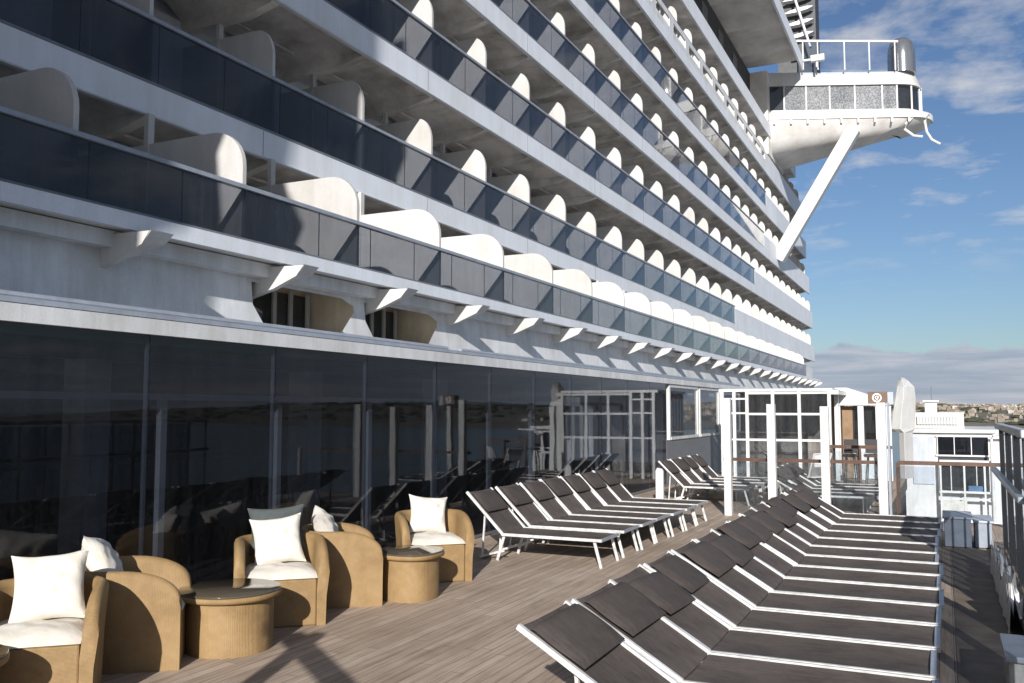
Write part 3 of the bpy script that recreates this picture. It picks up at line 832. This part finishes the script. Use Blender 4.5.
for j in range(ny_+1):
    for i in range(nx_+1):
        hgt = .10+.22*abs(math.sin(j*1.9+i*.7))*abs(math.sin(i*1.3+.4))+rs.uniform(0, .09)
        if i in (0, nx_): hgt = .02
        vs.append((.40+.115*i/nx_+rs.uniform(-.012, .012), 8.2+3.4*j/ny_+rs.uniform(-.04, .04), .012+hgt))
mb.add(vs, [(j*(nx_+1)+i, j*(nx_+1)+i+1, (j+1)*(nx_+1)+i+1, (j+1)*(nx_+1)+i) for j in range(ny_) for i in range(nx_)])
o = mb.build('crumpled_sheet', 'tarp', loc=(.46, 9.9, .008)); tag(o, 'crumpled white plastic sheet lying against the windbreak foot', 'sheet')
# white bollard board by the far end of the dark glass
bp_ = MB().prism([(-5.12, 0), (-4.97, 0), (-4.97, .60), (-5.0, .66), (-5.09, .68), (-5.12, .62)], 'y', 17.12, 17.2)
o = bp_.build('white_board', 'white_metal', loc=(-5.04, 17.16, 0), bevel=.01); tag(o, 'short white upright board at the end of the left lounger row', 'board')
# off-frame post and cross beam whose shadow lies on the deck
ps = thing('shade_mast', (-2.86, .95, 0), 'white steel mast with cross beam throwing a cross shaped shadow on the planks', 'mast', world=True)
MB().box((-2.94, .91, 0), (-2.82, 1.01, 2.05)).build('post', 'white_metal', ps)
MB().bar((-3.12, 1.1, 1.93), (-1.55, .1, 1.80), .10, .10).build('cross_beam', 'white_metal', ps)
MB().box((-1.68, .04, 0), (-1.56, .14, 1.95)).build('post', 'white_metal', ps)

# ------------------------------------------------------------------ wicker armchairs
def chair_shell():
    """U shaped woven shell: path from right arm front round the back to left arm front; chair faces +x"""
    Wd, Dp, T, H = .36, .36, .075, .66
    path = []; rad = .27
    n = 10
    for k in range(n+1): path.append((Dp-(2*Dp-rad)*k/n, -Wd, 0, -1))
    for k in range(1, 9):
        a = PI/2*k/8
        path.append((-Dp+rad-rad*math.sin(a), -Wd+rad-rad*math.cos(a), -math.sin(a), -math.cos(a)))
    for k in range(1, 5): path.append((-Dp, -Wd+rad+(2*Wd-2*rad)*k/5, -1, 0))
    for k in range(0, 9):
        a = PI/2*k/8
        path.append((-Dp+rad-rad*math.cos(a), Wd-rad+rad*math.sin(a), -math.cos(a), math.sin(a)))
    for k in range(1, n+1): path.append((-Dp+rad+(2*Dp-rad)*k/n, Wd, 0, 1))
    mb = MB(); vs = []
    # finer stations near the fronts for the rounded corner
    def densify(p):
        out = [p[0]]
        for a, b_ in zip(p[:-1], p[1:]):
            m_ = 4 if (a[0] > .2 or b_[0] > .2) else 2
            for k in range(1, m_+1):
                t = k/m_; out.append(tuple(a[i]+(b_[i]-a[i])*t for i in range(4)))
        return out
    path = densify(path)
    for (x, y, nx_, ny_) in path:
        s = Dp-x
        Rr, Rz = .46, .21
        h = H+.03
        if s < Rr: h = h-Rz+Rz*max(0, 1-((Rr-s)/Rr)**2.3)**.5
        fl = .028
        sec = [(0, 0), (fl*.2, h*.5), (fl, h-.045), (fl-.012, h-.012), (fl-.035, h), (-T*.55+fl, h), (-T+.012+fl*.6, h-.012), (-T+fl*.5, h-.045), (-T, .3), (-T, 0)]
        for o_, z in sec: vs.append((x+nx_*o_, y+ny_*o_, z))
    m_ = 10; L = len(path)
    fs = []
    for i in range(L-1):
        for k in range(m_-1): fs.append((i*m_+k, i*m_+k+1, (i+1)*m_+k+1, (i+1)*m_+k))
    fs.append(tuple(range(m_))); fs.append(tuple((L-1)*m_+k for k in range(m_))[::-1])
    mb.add(vs, fs, True)
    return mb
def cushion(w, d, h, pinch=.25, n=20, sag=.0, seed=0):
    """pillow in the xy plane, thickness h"""
    rr = random.Random(seed); ph = [rr.uniform(0, 6) for _ in range(6)]
    mb = MB(); vs = []
    for sgn in (1, -1):
        for j in range(n+1):
            for i in range(n+1):
                u, v_ = -1+2*i/n, -1+2*j/n
                e = (1-abs(u)**2.6)*(1-abs(v_)**2.6)
                t = h/2*max(0, e)**.55
                k = 1-pinch*.22*(1-abs(u)**2)*(abs(v_)**2)-0
                kx = 1-pinch*.30*(1-v_**2)*abs(u)**3*.6
                ky = 1-pinch*.30*(1-u**2)*abs(v_)**3*.6
                x, y = u*w/2*kx, v_*d/2*ky
                wr = .012*math.sin(5*u+ph[0]+2*v_)*math.sin(4*v_+ph[1])+.007*math.sin(11*u+ph[2]-6*v_)+.006*math.sin(13*v_+ph[3]+5*u)
                z = sgn*t+wr*e
                vs.append((x, y, z))
    N = (n+1)**2; fs = []
    for s_ in (0, 1):
        for j in range(n):
            for i in range(n):
                a = s_*N+j*(n+1)+i; q = (a, a+1, a+n+2, a+n+1); fs.append(q if s_ == 0 else q[::-1])
    mb.add(vs, fs, True)
    return mb
shell = chair_shell()
FA = math.atan2(-.73, .68); FB = math.atan2(.64, .77)
chairs = [  # x, y, facing, labels
    (-5.21, 3.95, FA, 'tan wicker tub armchair in the bottom left corner behind the nearest table'),
    (-5.36, 4.82, FB, 'tan wicker tub armchair half in shadow, backing onto the nearest chair'),
    (-5.26, 6.30, FA, 'tan wicker tub armchair facing the camera behind the dark topped round table'),
    (-5.24, 7.15, FB, 'tan wicker tub armchair seen side on in the middle of the group'),
    (-5.07, 8.55, FA, 'tan wicker tub armchair farthest back, beside the sun loungers'),
]
ch0 = None
cg = 'wicker armchairs along the glass front'
for i, (x, y, a, lb) in enumerate(chairs):
    if ch0 is None:
        ch0 = thing('wicker_armchair', (x, y, 0), lb, 'armchair', cg, a)
        shell.build('shell', 'wicker', ch0, angle=60)
        MB().box((-.30, -.285, .0), (.352, .285, .385)).build('seat_base', 'wicker', ch0, bevel=.015)
        sc = cushion(.66, .58, .13, .05, 16, seed=3); sc.v = [(p[0]+.035, p[1], p[2]*.8+.425-(.03*max(0, p[0]-.22)/.1)) for p in sc.v]
        sc.build('seat_cushion', 'canvas_white', ch0)
    else:
        c = copy_tree(ch0); c.location = (x, y, 0); c.rotation_euler = (0, 0, a); c['label'] = lb
pil = [
    (0, 'cream square cushion leaning in the bottom left armchair', -.10, .03, .66, 64, 4, .47),
    (1, 'white cushion half shaded, leaning in the armchair behind the nearest one', -.22, .05, .68, 62, -9, .46),
    (2, 'white square cushion leaning in the armchair behind the dark topped table', -.09, -.02, .655, 66, 6, .45),
    (3, 'white cushion of which only a corner shows above the side on armchair', -.14, .03, .66, 60, 14, .42),
    (4, 'white square cushion leaning in the farthest armchair', -.10, -.02, .655, 66, -6, .44),
]
for ci, lb, dx, dy, z, tilt, roll, sz in pil:
    x, y, a, _ = chairs[ci]
    cu = cushion(sz, sz, .19, .75, 22, seed=ci+5)
    Mx = Matrix.Rotation(a, 4, 'Z') @ Matrix.Translation((dx, dy, z)) @ Matrix.Rotation(R(roll), 4, 'X') @ Matrix.Rotation(R(tilt), 4, 'Y') 
    cu.v = [tuple(Mx @ Vector(p)) for p in cu.v]
    o = cu.build('cushion', 'canvas_white'); o.location = (x, y, 0)
    tag(o, lb, 'cushion', 'white cushions in the wicker armchairs')
cu = cushion(.50, .42, .17, .7, 22, seed=31)
Mx = Matrix.Rotation(FA, 4, 'Z') @ Matrix.Translation((-.25, -.02, .735)) @ Matrix.Rotation(R(3), 4, 'X') @ Matrix.Rotation(R(72), 4, 'Y') @ Matrix.Rotation(PI/2, 4, 'Z')
cu.v = [tuple(Mx @ Vector(p)) for p in cu.v]
o = cu.build('cushion', 'canvas_dark'); o.location = (-5.26, 6.30, 0)
tag(o, 'dark grey green cushion standing behind the white one in the middle armchair', 'cushion')
# round tables
def table(x, y, r, lb, sq=2.0):
    t = thing('round_table', (x, y, 0), lb, 'table', 'round wicker tables')
    def loop(rad, n=56):
        return [(rad*abs(math.cos(2*PI*k/n))**(2/sq)*(1 if math.cos(2*PI*k/n) >= 0 else -1), rad*abs(math.sin(2*PI*k/n))**(2/sq)*(1 if math.sin(2*PI*k/n) >= 0 else -1)) for k in range(n)]
    def stack(levels, name, mat):
        mb = MB(); vs = []; n = 56
        for rad, z in levels: vs += [(*p, z) for p in loop(rad)]
        fs = [tuple(range(n))[::-1], tuple((len(levels)-1)*n+k for k in range(n))]
        for i in range(len(levels)-1):
            for k in range(n): fs.append((i*n+k, i*n+(k+1) % n, (i+1)*n+(k+1) % n, (i+1)*n+k))
        mb.add(vs, fs, True); mb.build(name, mat, t, angle=50)
    stack([(r*.84, 0), (r*.85, .2), (r*.85, .385)], 'drum', 'wicker')
    stack([(r*.92, .386), (r*.985, .395), (r, .41), (r, .425), (r*.98, .433)], 'rim', 'wicker')
    stack([(r*.975, .434), (r*.985, .438), (r*.985, .445), (r*.975, .449)], 'glass_top', 'table_glass')
    return t
table(-5.00, 3.22, .31, 'round wicker table cut off by the bottom left corner')
table(-4.97, 5.38, .385, 'large round wicker table with a dark reflective glass top')
table(-4.72, 7.55, .315, 'smaller rounded wicker table before the farthest armchair', 2.6)

# ------------------------------------------------------------------ sun loungers
def make_lounger(name, label, group, dxh, dzh, pw=.0, lx=.0):
    """foot end at x=0, head towards -x; y from 0 (near rail) to w"""
    w, hx, zs = .680, -1.27, .315
    t = thing(name, (0, 0, 0), label, 'sun lounger', group)
    tip = (hx-dxh, zs+dzh)
    for s_ in (0, 1):
        y = .022+s_*(w-.044)
        mb = MB(); mb.bar((0, y, zs), (hx, y, zs), .028, .034); mb.build('side_rail', 'alu_white', t, bevel=.004)
        mb = MB(); mb.bar((hx+.01, y, zs+.008), (tip[0], y, tip[1]), .032, .03); mb.build('back_rail', 'alu_white', t, bevel=.004)
        yl = .05 if s_ == 0 else w-.05
        mb = MB(); mb.bar((-.10-lx, yl, zs-.02), (-.02-lx*1.6, yl, 0), .022, .034); mb.build('leg', 'alu_white', t, bevel=.004)
        mb = MB(); mb.bar((hx+.02, yl, zs-.02), (hx-.07, yl, 0), .022, .034); mb.build('leg', 'alu_white', t, bevel=.004)
    mb = MB(); mb.bar((-.018, .04, zs-.002), (-.018, w-.04, zs-.002), .034, .03); mb.build('foot_bar', 'grey_rail', t)
    mb = MB()
    mb.bar((hx-.30, .05, .03), (hx-.30, w-.05, .03), .03, .03); mb.bar((hx+.02, .05, .12), (hx-.30, .05, .035), .03, .022); mb.bar((hx+.02, w-.05, .12), (hx-.30, w-.05, .035), .03, .022)
    mb.bar((hx-.3, .1, .03), (hx-dxh*.55, .1, zs+dzh*.5), .02, .02); mb.bar((hx-.3, w-.1, .03), (hx-dxh*.55, w-.1, zs+dzh*.5), .02, .02)
    mb.build('prop_frame', 'alu_white', t)
    # sling, sagging slightly between the rails
    def sheet(P0, P1, sag, nU=10, nV=8):
        mb = MB(); vs = []
        for i in range(nU+1):
            for j in range(nV+1):
                a, b_ = i/nU, j/nV
                p = Vector(P0).lerp(Vector(P1), a)
                sg_ = -sag*math.sin(PI*b_)**.8*(.5+.5*math.sin(PI*a))
                vs.append((p.x, .045+b_*(w-.09), p.z+sg_))
        top = len(vs); vs += [(x, y, z-.006) for x, y, z in vs]
        fs = []
        for i in range(nU):
            for j in range(nV):
                q = (i*(nV+1)+j, i*(nV+1)+j+1, (i+1)*(nV+1)+j+1, (i+1)*(nV+1)+j); fs.append(q); fs.append(tuple(k+top for k in q[::-1]))
        mb.add(vs, fs, True); return mb
    sheet((-.03, 0, zs+.008), (hx+.005, 0, zs+.008), .022).build('seat_sling', 'sling_dark', t)
    sheet((hx, 0, zs+.012), (tip[0]+.015, 0, tip[1]), .016).build('back_sling', 'sling_dark', t)
    # padded headrest slab folded over the top of the backrest
    L = math.hypot(dxh, dzh); ux, uz = -dxh/L, dzh/L; nx_, nz_ = uz, -ux
    mb = MB(); vs = []; nU, nV = 10, 10
    l0, l1 = (L*.47, L*.93)
    for s_ in (1, -1):
        for i in range(nU+1):
            for j in range(nV+1):
                a, b_ = -1+2*i/nU, -1+2*j/nV
                th = .027*(max(0, (1-abs(a)**12)*(1-abs(b_)**12)))**.5
                l = l0+(l1-l0)*(i/nU); o_ = .036+s_*th+.004*math.sin(3*a+2*b_)
                if i == nU: o_ -= .012
                vs.append((hx+ux*l+nx_*o_, pw+(w-2*pw)*(j/nV), zs+uz*l+nz_*o_))
    N = (nU+1)*(nV+1); fs = []
    for s_ in (0, 1):
        for i in range(nU):
            for j in range(nV):
                q = (s_*N+i*(nV+1)+j, s_*N+i*(nV+1)+j+1, s_*N+(i+1)*(nV+1)+j+1, s_*N+(i+1)*(nV+1)+j); fs.append(q if s_ else q[::-1])
    mb.add(vs, fs, True); mb.build('headrest_pad', 'pad_dark', t, angle=60)
    return t
ordn = ['nearest', 'second', 'third', 'fourth', 'fifth', 'sixth', 'seventh', 'eighth', 'ninth', 'tenth', 'eleventh', 'twelfth', 'thirteenth', 'fourteenth', 'farthest']
rl = random.Random(21)
g1 = 'loungers in the long right hand row'
lp = None; N1 = 14
for k in range(N1):
    word = ordn[k] if k < N1-1 else 'farthest'
    lb = f'dark mesh sun lounger with white rails, {word} in the right hand row' if k in (0, N1-1) else f'dark mesh sun lounger with white rails, {word} from the camera in the right hand row'
    if lp is None:
        lp = make_lounger('sun_lounger', lb, g1, .635, .385, pw=.022, lx=.14); o = lp
    else: o = copy_tree(lp); o['label'] = lb
    o.location = (-.085+rl.uniform(-.02, .02)-(.05 if k > 7 else 0)+.004*k, 4.225+.687*k+rl.uniform(-.006, .006), 0)
    o.rotation_euler = (0, 0, rl.uniform(-.006, .006))
    for ch in o.children:
        if ch.name.startswith('headrest_pad'):
            sl = rl.uniform(-.03, .06); ch.location = (sl, rl.uniform(-.012, .012), -sl*.6+rl.uniform(.0, .012)); ch.rotation_euler = (rl.uniform(-.03, .03), 0, rl.uniform(-.035, .035))
g2 = 'loungers against the dark glass'
lq = make_lounger('sun_lounger', 'dark mesh sun lounger against the dark glass, nearest to the armchairs', g2, .475, .485, .045)
ys2 = [9.77, 10.60, 11.29, 11.98, 12.66, 13.36, 14.06]
for k, y in enumerate(ys2):
    if k == 0: o = lq
    else:
        o = copy_tree(lq)
        o['label'] = f'dark mesh sun lounger against the dark glass, {ordn[k]} from the armchairs' if k < 6 else 'dark mesh sun lounger at the far end of the left row by the white board'
    o.location = (-3.575+.008*k+rl.uniform(-.02, .02), y, 0); o.rotation_euler = (0, 0, rl.uniform(-.012, .012))
g3 = 'loungers beyond the white posts'
for k in range(4):
    o = copy_tree(lq); o.location = (-3.36, 17.3+.76*k, 0); o.rotation_euler = (0, 0, rl.uniform(-.02, .02)); o['group'] = g3
    o['label'] = f'dark mesh sun lounger behind the white posts on the left, {ordn[k]} from the brown rail'
for k in range(4):
    o = copy_tree(lp); o.location = (-1.06, 16.5+.72*k, 0); o.rotation_euler = (0, 0, rl.uniform(-.02, .02)); o['group'] = g3
    o['label'] = f'dark mesh sun lounger behind the brown handrail on the right, {ordn[k]} from the rail'

# bar stools and folding chairs near the shelter
def folding_chair(x, y, rz, lb):
    t = thing('folding_chair', (x, y, 0), lb, 'chair', 'white folding chairs behind the fence', rz)
    mb = MB()
    for s_ in (-.22, .22):
        mb.tube([(.25, s_, 0), (-.12, s_, .5), (-.28, s_, .92)], .016, 8); mb.tube([(-.25, s_*.9, 0), (.2, s_*.9, .46)], .016, 8)
    mb.tube([(-.28, -.22, .92), (-.28, .22, .92)], .016, 8); mb.build('frame', 'white_metal', t)
    MB().box((-.18, -.2, .44), (.22, .2, .465)).build('seat', 'white_metal', t)
    MB().box((-.27, -.2, .66), (-.245, .2, .9)).build('backrest', 'white_metal', t)
folding_chair(-2.95, 18.6, .4, 'white folding chair behind the second white post')
folding_chair(-2.45, 19.3, 2.4, 'white folding chair turned away behind the glass fence')
def bar_stool(x, y, lb):
    t = thing('bar_stool', (x, y, 0), lb, 'stool', 'dark stools by the shelter')
    mb = MB()
    for a in range(4):
        c_, s_ = math.cos(a*PI/2+.7), math.sin(a*PI/2+.7); mb.tube([(.2*c_, .2*s_, 0), (.12*c_, .12*s_, .72)], .016, 6)
    mb.build('legs', 'leg_black', t); MB().lathe([(.17, .72), (.18, .74), (.18, .77), (.15, .79)], (0, 0, 0), 20).build('seat', 'brown_wood', t)
    MB().box((-.15, .13, .80), (.15, .17, 1.12)).build('backrest', 'leg_black', t)
bar_stool(-2.0, 22.2, 'dark bar stool left of its twin in front of the shelter door')
bar_stool(-1.55, 22.4, 'dark bar stool right of its twin in front of the shelter door')

# ------------------------------------------------------------------ world, sun, camera
SUN_AZ, SUN_EL = 19.0, 21.0
S = Vector((math.sin(R(SUN_AZ))*math.cos(R(SUN_EL)), -math.cos(R(SUN_AZ))*math.cos(R(SUN_EL)), math.sin(R(SUN_EL))))
ld = bpy.data.lights.new('sun', 'SUN'); ld.energy = 5.0; ld.angle = R(.5); ld.color = (1, .975, .945)
lo_ = bpy.data.objects.new('sun', ld); col.objects.link(lo_); lo_.rotation_euler = S.to_track_quat('Z', 'Y').to_euler(); lo_.location = (10, -30, 30)
w = bpy.data.worlds.new('World'); scn.world = w; w.use_nodes = True
nt = w.node_tree; bg = nt.nodes['Background']
sky = nd(nt, 'ShaderNodeTexSky', sky_type='NISHITA'); sky.sun_disc = False; sky.sun_elevation = R(SUN_EL); sky.sun_rotation = R(180-SUN_AZ)
sky.air_density = 1.0; sky.dust_density = .6; sky.ozone_density = 1.6; sky.altitude = 0
tc = nd(nt, 'ShaderNodeTexCoord'); sp = nd(nt, 'ShaderNodeSeparateXYZ'); nt.links.new(tc.outputs['Generated'], sp.inputs[0])
def wm(op, a, bb=None, cc=None):
    n = nd(nt, 'ShaderNodeMath', operation=op)
    for i, q in enumerate((a, bb, cc)):
        if q is None: continue
        if isinstance(q, (int, float)): n.inputs[i].default_value = q
        else: nt.links.new(q, n.inputs[i])
    return n.outputs[0]
zz = wm('MAXIMUM', wm('ADD', sp.outputs[2], .10), .04)
cv = nd(nt, 'ShaderNodeCombineXYZ'); nt.links.new(wm('DIVIDE', sp.outputs[0], zz), cv.inputs[0]); nt.links.new(wm('DIVIDE', sp.outputs[1], zz), cv.inputs[1])
n1 = noise(nt, cv.outputs[0], 3.4, 9, .60, .15)
n0 = noise(nt, cv.outputs[0], .8, 3, .5)
cm = wm('ADD', wm('MULTIPLY', n1, .75), wm('MULTIPLY', n0, .35))
mask = ramp(nt, cm, [(.56, (0, 0, 0)), (.71, (.8, .8, .8))]).outputs[0]
SKYK = 1.0
CL = (5.6, 5.7, 6.0)
deep = mixc(nt, 1.0, sky.outputs[0], (.57, .66, .81), 'MULTIPLY')
# bright cloud field added overhead and behind the camera, unseen, to lift fill light
fld = nd(nt, 'ShaderNodeMapRange', interpolation_type='SMOOTHSTEP'); nt.links.new(sp.outputs[1], fld.inputs[0])
fld.inputs[1].default_value = .25; fld.inputs[2].default_value = -.35; fld.inputs[3].default_value = 0; fld.inputs[4].default_value = .25
up_ = nd(nt, 'ShaderNodeMapRange', interpolation_type='SMOOTHSTEP'); nt.links.new(sp.outputs[2], up_.inputs[0])
up_.inputs[1].default_value = .5; up_.inputs[2].default_value = .9; up_.inputs[3].default_value = 0; up_.inputs[4].default_value = .2
lowf = nd(nt, 'ShaderNodeMapRange', interpolation_type='SMOOTHSTEP'); nt.links.new(sp.outputs[2], lowf.inputs[0]); lowf.inputs[1].default_value = .10; lowf.inputs[2].default_value = .23
mask = wm('MULTIPLY', mask, lowf.outputs[0])
mask = wm('MAXIMUM', mask, wm('MULTIPLY', wm('MAXIMUM', fld.outputs[0], up_.outputs[0]), wm('ADD', .55, n0)))
c1 = mixc(nt, mask, deep, (CL[0], CL[1], CL[2]))
# long grey-blue bank low over the horizon
cv2 = nd(nt, 'ShaderNodeMapping'); cv2.inputs['Scale'].default_value = (1.0, 1.0, 14.0); nt.links.new(tc.outputs['Generated'], cv2.inputs['Vector'])
n2 = noise(nt, cv2.outputs[0], 5.0, 7, .6, .4)
n4 = noise(nt, tc.outputs['Generated'], 16, 5, .6)
edge = wm('ADD', .058, wm('MULTIPLY', wm('SUBTRACT', n4, .5), .045))
bank = nd(nt, 'ShaderNodeMapRange', interpolation_type='SMOOTHSTEP'); nt.links.new(sp.outputs[2], bank.inputs[0])
nt.links.new(edge, bank.inputs[2]); nt.links.new(wm('ADD', edge, .007), bank.inputs[1]); bank.inputs[3].default_value = 0; bank.inputs[4].default_value = .88
bcol = ramp(nt, n2, [(.35, (2.7, 3.25, 4.2)), (.5, (3.3, 3.75, 4.7)), (.68, (4.9, 5.0, 5.6))]).outputs[0]
c2 = mixc(nt, bank.outputs[0], c1, bcol)
nt.links.new(c2, bg.inputs[0]); bg.inputs[1].default_value = .080

cam = bpy.data.cameras.new('camera'); co = bpy.data.objects.new('camera', cam); col.objects.link(co)
cam.sensor_width = 36; cam.lens = 31.640625; cam.clip_end = 20000; cam.clip_start = .05
co.location = (0, 0, 1.8); co.rotation_euler = (PI/2+.0759646517799121, 0, .44729532628556085)
scn.camera = co
vs_ = scn.view_settings; vs_.view_transform = 'Standard'; vs_.look = 'None'; vs_.exposure = .50; vs_.gamma = 1; vs_.use_curve_mapping = False
scn.cycles.max_bounces = 8; scn.cycles.transparent_max_bounces = 24
for o in list(bpy.data.objects):
    if '_w' in o: del o['_w']
